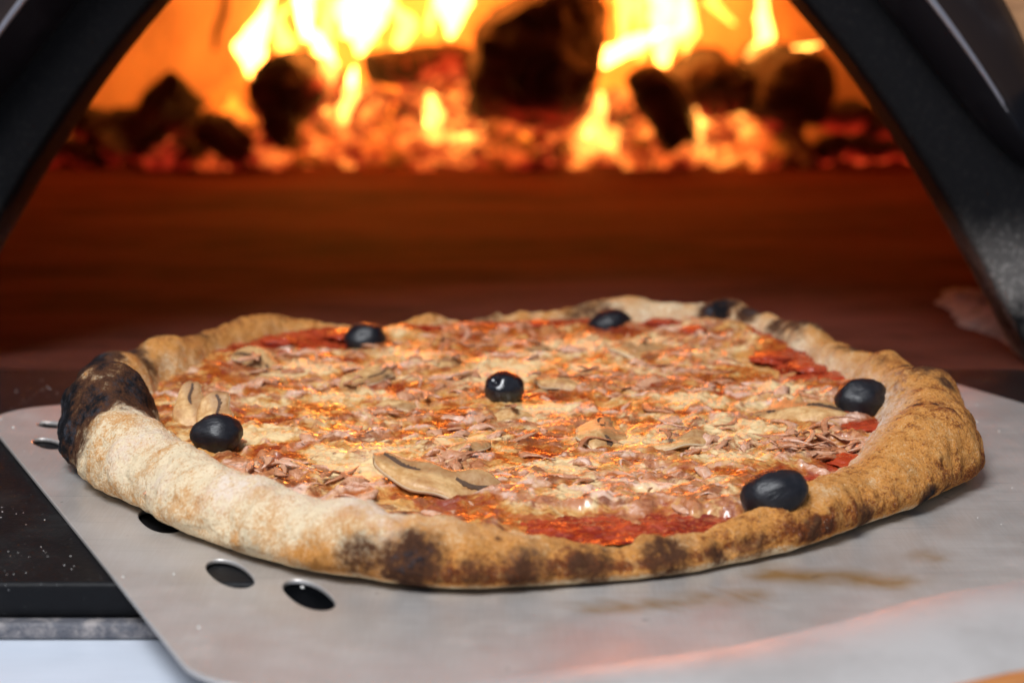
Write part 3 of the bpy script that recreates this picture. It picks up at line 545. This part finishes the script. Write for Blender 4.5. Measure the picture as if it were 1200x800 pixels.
CL = [(-.080, -.078, .016), (-.055, -.092, .014), (-.095, .02, .022), (-.075, .055, .022), (-.03, .09, .03), (.0, .11, .03), (.02, .06, .03), (-.03, .03, .03), (.04, .04, .025), (.065, .085, .022), (.085, .02, .02), (.097, -.040, .012), (.090, -.052, .013), (.02, -.085, .02), (.04, -.075, .02), (.0, -.03, .03), (-.045, -.02, .03), (.05, -.02, .03), (-.02, -.08, .018), (.055, -.100, .012), (-.04, .06, .03), (.07, .115, .016)]
rs = np.random.RandomState(21)
def spot(inset=.028):
    while True:
        if rs.rand() < .5:
            cx, cy, cr_ = CL[rs.randint(len(CL))]; x, y = cx + rs.randn()*cr_*.6, cy + rs.randn()*cr_*.6
        else:
            a, r = rs.uniform(0, 2*math.pi), .165*math.sqrt(rs.rand()); x, y = r*math.cos(a), r*math.sin(a) + .008
        if float(edge_d(np.array(x), np.array(y))) < inset: continue
        if any(math.hypot(x-o[0], y-o[1]) < .0085 for o in OL): continue
        if blob(x, y, POOL) > .55 and rs.rand() < .8: continue
        if blob(x, y, RED) > .9 and rs.rand() < .9: continue
        return x, y
ST = .00042; GX0, GY0 = -.140, -.150; NX, NY = 670, 760
gx = GX0 + ST*np.arange(NX); gy = GY0 + ST*np.arange(NY); HX, HY = np.meshgrid(gx, gy, indexing='ij')
ed = edge_d(HX, HY); sz = sauce_z(HX, HY)
hamH = np.zeros_like(HX); hamT = np.zeros_like(HX); hamU = np.zeros_like(HX)
def stamp(x, y, L, w, h, ang, curve, tone):
    r = int((L*.6 + w)/ST) + 2; i0, j0 = int((x-GX0)/ST), int((y-GY0)/ST)
    sl = (slice(max(i0-r, 0), min(i0+r, NX)), slice(max(j0-r, 0), min(j0+r, NY)))
    dx, dy = HX[sl] - x, HY[sl] - y; u = dx*math.cos(ang) + dy*math.sin(ang); v = -dx*math.sin(ang) + dy*math.cos(ang) - curve*(u*u)/L
    e = 1 - (2*np.abs(u)/L)**2.6; ww = w*.5*np.sqrt(np.clip(e, 0, 1)) + 1e-6
    q = np.clip(1 - (np.abs(v)/ww)**2.2, 0, 1)*(e > 0); H = h*np.sqrt(q)*(.75 + .25*np.sin(u/L*9 + tone*20))
    base = hamH[sl]; new = np.where(H > 0, np.maximum(base, H + .35*base*(H > 0)), base); m_ = (H > 0) & (new > base + 1e-6)
    hamH[sl] = np.minimum(new, .0052); hamT[sl] = np.where(m_, tone, hamT[sl]); hamU[sl] = np.where(m_, v/ww, hamU[sl])
for i in range(520):
    x, y = spot(.024); big = rs.rand() < .16
    L = rs.uniform(.010, .028) if not big else rs.uniform(.012, .022); w = rs.uniform(.0024, .0060) if not big else rs.uniform(.006, .012)
    stamp(x, y, L, w, rs.uniform(.0009, .0022) if not big else rs.uniform(.0012, .0022), rs.uniform(0, math.pi), rs.uniform(-1, 1)*.9, rs.uniform(.12, 1))
def blur(A, n):
    for ax in (0, 1):
        for _ in range(n): A = (np.roll(A, 1, ax) + 2*A + np.roll(A, -1, ax))/4
    return A
hamS = blur(hamH, 3)
cover = .70 + 1.25*fbm(HX, HY, 0*HX, 34, 4, 61) + .45*fbm(HX, HY, 0*HX, 120, 3, 62) - blob(HX, HY, RED)*1.15 - .8*sstep(.030, .018, ed) + .6*np.clip(blob(HX, HY, POOL), 0, 1)
hm = np.clip(hamS/.0010, 0, 1)*np.clip(1.45 - .60*np.clip(cover, 0, 2), .25, 1); hamT = blur(hamT, 2)
melt = np.clip(cover + .35, 0, 1)
wr = fbm(HX, HY, 0*HX, 210, 4, 64, .6)*(.35 + .65*sstep(-.15, .15, fbm(HX, HY, 0*HX, 38, 2, 67)))
CZ = sz + np.clip(cover, -1, 1)*.0014 + .0012*melt + hamS*np.clip(1.1 - .55*np.clip(cover, 0, 1.4), .3, 1.1) + melt*(.0009*fbm(HX, HY, 0*HX, 90, 3, 63) + .00075*wr*(1 - .75*np.clip(blob(HX, HY, POOL), 0, 1))) + hm*.0003*fbm(HX, HY, 0*HX, 480, 2, 65)
keep = (ed > .0155)
Fz = grid_faces(NX, NY); kf = keep.ravel()[Fz].all(1); Fz = Fz[kf]; idx = -np.ones(NX*NY, int); us = np.unique(Fz); idx[us] = np.arange(len(us)); Fz = idx[Fz]
def disc(fn, nr, nph, ins):
    rr, ph = np.meshgrid(np.linspace(.0005, 1, nr)**.6, np.linspace(-180, 180, nph, endpoint=False), indexing='xy')
    r = rr*(RT(ph) - ins*WT(ph)); x, y = r*np.cos(np.radians(ph)), r*np.sin(np.radians(ph)); z = fn(x, y) + ZB
    return x, y, z, grid_faces(nph, nr, True)[:, ::-1]
x, y, z, F = disc(sauce_z, 170, 1200, .0145)
m = M('tomato_sauce'); n_ = m.noise(160, 5, .65); n2 = m.noise(700, 3, .6)
c = m.mix(m.ramp(n_, .35, .65), (.20, .013, .006), (.46, .060, .018)); c = m.mix(m.ramp(n2, .55, .72), c, (.62, .17, .05)); m.set(Base_Color=c, Roughness=m.ramp(n_, .3, .7, .12, .4), Specular_IOR_Level=.5, Coat_Weight=.6, Coat_Roughness=.1); h = m.bump(n_, .7, .0018); m.bump(n2, .5, .0006, h); SAUCE = m.m
pp_(link('tomato_sauce', big_mesh('tomato_sauce', np.stack([x, y, z], -1), F), SAUCE))
tone = 1.25*fbm(HX, HY, 0*HX, 36, 4, 71, .6); bake = 1.2*fbm(HX, HY, 0*HX, 55, 5, 72, .65) + .25*np.clip((CZ - sz)/.004, 0, 1) - .1; pool = np.clip(blob(HX, HY, POOL), 0, 1.2)
m = M('melted_cheese'); tn = m.attr('tone'); bk = m.attr('bake'); po = m.attr('pool'); hm_ = m.attr('ham'); ht = m.attr('hamtone')
n_ = m.noise(140, 6, .7, None, .8); n2 = m.noise(950, 4, .65); n3 = m.noise(85, 6, .72, None, 1.6); n4 = m.noise(250, 5, .7, None, 2.2)
gap = m.math('MULTIPLY', m.math('SUBTRACT', 1., hm_), .10)  # darker gaps between ham: painted shade together with seeped sauce oil
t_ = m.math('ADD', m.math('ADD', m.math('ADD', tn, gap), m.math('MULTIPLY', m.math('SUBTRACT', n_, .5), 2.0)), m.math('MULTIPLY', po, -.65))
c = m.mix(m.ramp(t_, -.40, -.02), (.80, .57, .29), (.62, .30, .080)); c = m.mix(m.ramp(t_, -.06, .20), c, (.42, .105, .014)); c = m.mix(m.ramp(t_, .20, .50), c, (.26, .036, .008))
hv = m.math('ADD', ht, m.math('MULTIPLY', m.math('SUBTRACT', n4, .5), 1.5))
hc = m.mix(m.ramp(hv, .0, .40), (.25, .062, .018), (.46, .17, .065)); hc = m.mix(m.ramp(hv, .45, 1.1), hc, (.80, .53, .40))
c = m.mix(m.math('MULTIPLY', hm_, m.ramp(m.math('ADD', n_, m.math('MULTIPLY', po, -.4)), .30, .52), True), c, hc)
b2 = m.math('ADD', bk, m.math('MULTIPLY', m.math('SUBTRACT', n3, .5), 1.9)); b2 = m.math('SUBTRACT', b2, m.math('MULTIPLY', po, .5))
c = m.mix(m.math('MULTIPLY', m.ramp(b2, .14, .46), .85), c, (.22, .052, .010)); c = m.mix(m.ramp(b2, .52, .8), c, (.06, .018, .007))
c = m.mix(m.math('MULTIPLY', m.ramp(n4, .60, .76), .35), c, (.80, .62, .45))
m.set(Base_Color=c, Roughness=m.ramp(n3, .3, .7, .26, .5), Specular_IOR_Level=.45, Coat_Weight=m.math('MULTIPLY', m.ramp(m.noise(34, 3, .5), .36, .52), 1.), Coat_Roughness=.15); h = m.bump(n_, .38, .0013); h = m.bump(n4, .32, .0008, h); m.bump(n2, .25, .0004, h); CHEESE = m.m
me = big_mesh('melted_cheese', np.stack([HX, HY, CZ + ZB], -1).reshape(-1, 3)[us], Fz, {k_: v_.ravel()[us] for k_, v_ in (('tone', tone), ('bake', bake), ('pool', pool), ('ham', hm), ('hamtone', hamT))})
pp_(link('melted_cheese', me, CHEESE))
TOPZ = np.maximum(CZ, sz)
def top_z(x, y):
    return float(TOPZ[int(np.clip(round((x-GX0)/ST), 0, NX-1)), int(np.clip(round((y-GY0)/ST), 0, NY-1))]) + ZB

# loose torn ham lying on the cheese
m = M('shredded_ham'); rn = m.rand(); n_ = m.noise(330, 4, .65, None, 1.); fb = m.noise(420, 3, .6, m.map((1, 6, 1)))
v = m.math('ADD', m.math('MULTIPLY', rn, .65), m.math('MULTIPLY', m.math('SUBTRACT', n_, .5), 1.3))
c = m.mix(m.ramp(v, -.1, .4), (.42, .15, .06), (.62, .31, .17)); c = m.mix(m.ramp(v, .4, .95), c, (.80, .54, .42)); c = m.mix(m.math('MULTIPLY', m.ramp(fb, .52, .72), .55), c, (.34, .09, .03))
m.set(Base_Color=c, Roughness=.36, Specular_IOR_Level=.5, Coat_Weight=.15); m.bump(fb, .6, .0008); HAM = m.m
def flake(seed, L, Wd, curl):
    """a torn meat fibre: flattened tapering strand that bends, twists and sags"""
    r_ = np.random.RandomState(seed); nu, nv = 9, 6; V = []
    bend = r_.uniform(-1, 1)*.55*L; arch = r_.uniform(-.08, .16)*L*curl; tw = r_.uniform(-1.2, 1.2); sm_ = lambda: np.convolve(r_.randn(nu+2), [.3, .4, .3], 'valid')
    wn_, zn_, yn_ = sm_(), sm_(), sm_(); fl_ = r_.uniform(.28, .5)
    for i in range(nu):
        s_ = i/(nu-1)*2 - 1; w = Wd*.5*max(.15, (1 - .85*abs(s_)**2.6)*(1 + .4*wn_[i])); a = tw*s_
        for j in range(nv):
            th = 2*math.pi*j/nv; p, q = w*math.cos(th)*(1 + .18*r_.randn()), w*fl_*math.sin(th)
            V.append((s_*L/2, p*math.cos(a) - q*math.sin(a) + bend*(s_*s_ - .4)*.6 + .25*Wd*yn_[i], p*math.sin(a) + q*math.cos(a) + arch*(1 - s_*s_) + .18*Wd*zn_[i]))
    F = [(i*nv + j, i*nv + (j+1) % nv, (i+1)*nv + (j+1) % nv, (i+1)*nv + j) for i in range(nu-1) for j in range(nv)] + [tuple(range(nv))[::-1], tuple((nu-1)*nv + j for j in range(nv))]
    return np.array(V), F
FL = []
for i in range(26):
    if i < 19: FL.append(flake(100+i, rs.uniform(.009, .020), rs.uniform(.0014, .0034), rs.uniform(.4, 1.1)))
    else: FL.append(flake(100+i, rs.uniform(.008, .013), rs.uniform(.004, .0065), rs.uniform(.4, .8)))
FME = [mesh('ham_shred', v, f) for v, f in FL]
for q in FME: q.materials.append(HAM)
def rotm(): return Matrix.Rotation(rs.uniform(0, 2*math.pi), 4, 'Z') @ Matrix.Rotation(rs.randn()*.22, 4, 'X') @ Matrix.Rotation(rs.randn()*.12, 4, 'Y')
for i in range(235):
    if i < 50: x, y = [(.094, -.046), (.088, -.054), (-.078, -.080), (-.060, -.090)][i % 4]; x += rs.randn()*.009; y += rs.randn()*.006
    else: x, y = spot(.030)
    o = link('ham_shred', FME[rs.randint(19 if i < 50 else len(FME))]); sc_ = rs.uniform(.75, 1.2)
    o.matrix_local = Matrix.Translation((x, y, top_z(x, y) - .0004 + (.0022*rs.rand() if i < 50 else 0))) @ rotm() @ Matrix.Scale(sc_, 4); pp_(o)
VV = []; FF = []; off = 0
for i in range(200):
    x, y = spot(); v, f = FL[rs.randint(19)]; Mx = Matrix.Translation((x, y, top_z(x, y) - .0002)) @ rotm() @ Matrix.Scale(rs.uniform(.25, .5), 4)
    Mn = np.array(Mx); VV.append(v @ Mn[:3, :3].T + Mn[:3, 3]); FF += [tuple(k_ + off for k_ in q) for q in f]; off += len(v)
o = link('ham_crumbs', mesh('ham_crumbs', np.concatenate(VV), FF), HAM); pp_(o); o['kind'] = 'stuff'

# mushrooms: sliced caps with dark gills
m = M('mushroom_flesh'); n_ = m.noise(420, 5, .7); n5 = m.noise(120, 4, .6); yy = m.math('ADD', m.xyz()[1], m.math('MULTIPLY', m.math('SUBTRACT', n5, .5), .004)); gz = m.math('MULTIPLY', m.ramp(yy, -.0035, -.001), m.ramp(yy, .0034, .0012))
c = m.mix(m.ramp(n_, .35, .65), (.50, .255, .085), (.72, .46, .21)); c = m.mix(m.ramp(n5, .5, .72), c, (.36, .15, .05)); c = m.mix(m.math('MULTIPLY', gz, .55), c, (.22, .09, .035)); m.set(Base_Color=c, Roughness=.42); m.bump(n_, .6, .0007); MUSH = m.m
m = M('mushroom_rim'); n_ = m.noise(300, 4); m.set(Base_Color=m.mix(n_, (.66, .48, .26), (.84, .72, .52)), Roughness=.45); m.bump(n_, .4, .0005); MRIM = m.m
m = M('mushroom_gills'); n_ = m.noise(700, 3); m.set(Base_Color=m.mix(n_, (.03, .017, .012), (.13, .065, .032)), Roughness=.7); GILL = m.m
def mush_mesh(seed, stem, gills):
    """thin limp slice through a cap: uneven half-moon of flesh, dark gill band under the cap, sometimes a stub of stem"""
    r_ = np.random.RandomState(seed); nu, nv = 40, 12; V = []; p1, p2, p3 = r_.uniform(0, 6, 3); hb = r_.uniform(.0070, .0095); asy = r_.uniform(-.25, .25)
    def zc(x, y): return .0010*math.sin(x*230 + p1) + .0007*math.sin(y*420 + p2 + x*150) - 6*x*x
    def prof(u):
        x = .0125*u; hi = hb*max(0, 1 - abs(u)**2.2)**.55*(1 + asy*u + .06*math.sin(u*7 + p3)); lo = -.0012 - .0028*abs(u)**1.5*max(0, 1 - abs(u)**6) + .0006*math.sin(u*8 + p1)
        if stem: lo -= .0055*float(sstep(.34, .24, np.array(abs(u - .05)))) * (.85 + .15*math.sin(u*30))
        return x, lo, max(hi + .0004, lo + .0006)
    for side_ in (1, -1):
        for i in range(nu):
            u = i/(nu-1)*2 - 1; x, lo, hi = prof(u)
            for j in range(nv):
                a = j/(nv-1); y = lo + (hi - lo)*a; t = .0010*(min(1, min(a, 1-a)*7, (1 - abs(u))*9) ** .5*.65 + .35)
                V.append((x + .0006*math.sin(a*5 + p2), y, zc(x, y) + side_*t))
    n_ = nu*nv; F = [tuple(q) for q in grid_faces(nu, nv)] + [tuple(q[::-1] + n_) for q in grid_faces(nu, nv)]; nf = len(F)
    for i in range(nu-1):
        a = i*nv; F.append((a, n_+a, n_+a+nv, a+nv)); a = i*nv + nv-1; F.append((a, a+nv, n_+a+nv, n_+a))
    for j in range(nv-1):
        F.append((j, j+1, n_+j+1, n_+j)); a = (nu-1)*nv + j; F.append((a, n_+a, n_+a+1, a+1))
    me = mesh('mushroom_slice', V, F); me.materials.append(MUSH); me.materials.append(MRIM)
    for i, p in enumerate(me.polygons):
        if i >= nf: p.material_index = 1
    me.update()
    V = []; F = []
    for s_ in gills:
        b0 = len(V); pth = [(s_*(.0034 + .0078*t), .0018 - .0018*t*t + .0006*math.sin(t*5 + p3)) for t in np.linspace(0, 1, 24)]
        for i, p in enumerate(pth):
            w = .00085*math.sin(math.pi*(.06 + .88*i/23))**.6*(1 + .2*r_.randn())
            for (dy, dz) in ((-w, .00108), (w, .00108), (w, -.00108), (-w, -.00108)): V.append((p[0], p[1] + dy, zc(p[0], p[1]) + dz))
        for i in range(23):
            for j in range(4): F.append((b0+i*4+j, b0+i*4+(j+1) % 4, b0+(i+1)*4+(j+1) % 4, b0+(i+1)*4+j))
        F += [(b0, b0+1, b0+2, b0+3), (b0+95, b0+94, b0+93, b0+92)]
    gm = None
    if V: gm = mesh('gills', V, F, False); gm.materials.append(GILL)
    return me, gm
MV = [mush_mesh(1, 0, (1, -1)), mush_mesh(2, 1, (1, -1)), mush_mesh(3, 0, (1,)), mush_mesh(4, 1, (-1,)), mush_mesh(5, 0, ())]
#   x, y, turn about the vertical, lean of the far side upwards, roll, scale, lift
for mi, (x, y, rz, rx, ry, sc_, dz_) in enumerate([(-.020, -.092, 162, 26, 10, 1.55, .0036), (-.100, -.012, 115, 46, -14, 1.1, .0046), (-.090, -.024, 112, 40, -18, 1.15, .0040), (.091, -.004, 175, 14, -8, 1.5, .0018), (.030, -.038, 95, 12, 8, 1.25, .0018), (.048, -.043, 185, 8, 0, 1.0, .0014), (.052, .088, 165, 12, 4, 1.25, .0016), (-.050, .036, 60, 14, -6, 1.1, .0016), (.020, .040, 180, 12, 5, .95, .0014), (-.004, -.012, 10, 14, 0, .9, .0016), (.002, .092, 175, 12, 0, 1.1, .0014), (-.038, .004, 20, 10, 0, .75, .0010), (-.092, .060, -40, 20, 5, 1.0, .0022), (-.02, .065, 90, 12, 8, .85, .0012), (.072, .040, 130, 10, 0, .9, .0012), (.004, .030, 175, 20, 0, .7, .0016), (-.012, -.060, 60, 10, -8, .8, .0012)]):
    MM, GM = MV[[0, 0, 2, 1, 1, 2, 3, 2, 4, 3, 0, 4, 1, 4, 2, 2, 4][mi]]; o = link('mushroom_slice', MM)
    if GM: link('gills', GM, None, o)
    o.matrix_local = Matrix.Translation((x, y, top_z(x, y) + (dz_*.75 - .0008 if mi < 5 else dz_*.3 - .0006))) @ Matrix.Rotation(R(rx), 4, 'X') @ Matrix.Rotation(R(ry), 4, 'Y') @ Matrix.Rotation(R(rz), 4, 'Z') @ Matrix.Scale(sc_, 4); pp_(o)
    for q_ in range(0 if mi < 5 else 3):
        hx, hy = x + rs.randn()*.006, y + rs.randn()*.005; o = link('ham_shred', FME[rs.randint(19)]); o.matrix_local = Matrix.Translation((hx, hy, top_z(x, y) + dz_ + .0016 + (hy - y)*math.tan(R(min(rx, 30))))) @ rotm() @ Matrix.Scale(rs.uniform(.6, .9), 4); pp_(o)
# tomato chunks
m = M('tomato_flesh'); n_ = m.noise(240, 4); m.set(Base_Color=m.mix(n_, (.30, .022, .009), (.50, .075, .022)), Roughness=.22, Specular_IOR_Level=.5); h = m.bump(n_, .5, .0016); m.bump(m.noise(800, 3), .5, .0006, h); TOM = m.m
for i, (x, y, r) in enumerate([(.060, .140, .005), (.071, .122, .005), (-.090, .104, .006), (.096, .078, .007), (.106, .060, .006), (.119, .016, .004), (.100, -.060, .006), (.114, .045, .005), (.010, .136, .005), (-.066, .116, .006), (.112, -.022, .006)]):
    o = link('tomato_chunk', lump('tomato_chunk', r*1.3, r, r*.28, 300 + i, .28, 1.6, 4), TOM); o.location = (x, y, top_z(x, y) + r*.05); o.rotation_euler = (0, 0, i*1.3); pp_(o)
# olives
def olive_mat(name, ro, coat):
    m = M(name); n_ = m.noise(330, 4, .6); m.set(Base_Color=m.mix(m.ramp(n_, .4, .7), (.006, .006, .009), (.013, .012, .016)), Roughness=ro, Specular_IOR_Level=.4, Coat_Weight=coat, Coat_Roughness=.06); m.bump(m.noise(170, 5, .65, m.map((.5, 1.6, 1.2))), .6, .0010); return m.m
OM = olive_mat('olive_skin', .42, 0.0); OG = olive_mat('olive_skin_wet', .2, .6)
for i, (rx, ry, rz, rot, wet, lab) in enumerate([(.0088, .0078, .0072, 10, 0, None), (.0096, .0078, .0062, 20, 0, None), (.0074, .0072, .0070, 0, 1, 'glossy wet black olive'), (.0094, .0088, .0084, 12, 0, None), (.0098, .0078, .0072, 14, 0, None), (.0086, .0078, .0070, 0, 0, None)]):
    x, y, zo = OL[i]
    bm = bmesh.new(); bmesh.ops.create_uvsphere(bm, u_segments=40, v_segments=24, radius=1); P = np.array([v.co[:] for v in bm.verts])
    d = .96 + .16*fbm(P[:, 0], P[:, 1], P[:, 2], 1.0, 3, 80 + i) + .035*fbm(P[:, 0]*1.0, P[:, 1]*3, P[:, 2]*3, 1.6, 3, 180 + i) - (.35*np.exp(-((P - np.array([-.45, -.62, .64]))**2).sum(1)/.035) if i == 2 else 0) + (.10*np.maximum(0, P[:, 0])**3 if i in (3, 4) else 0)
    P = P*d[:, None]*np.array([rx, ry, rz])*.95
    for v, p in zip(bm.verts, P): v.co = p
    o = link('olive', from_bm('olive', bm), OG if wet else OM); o.location = (x, y, zo - .0010); o.rotation_euler = (0, R(-14 if i in (1, 3, 4) else -4), R(rot)); pp_(o)
    if lab: o['label'] = lab
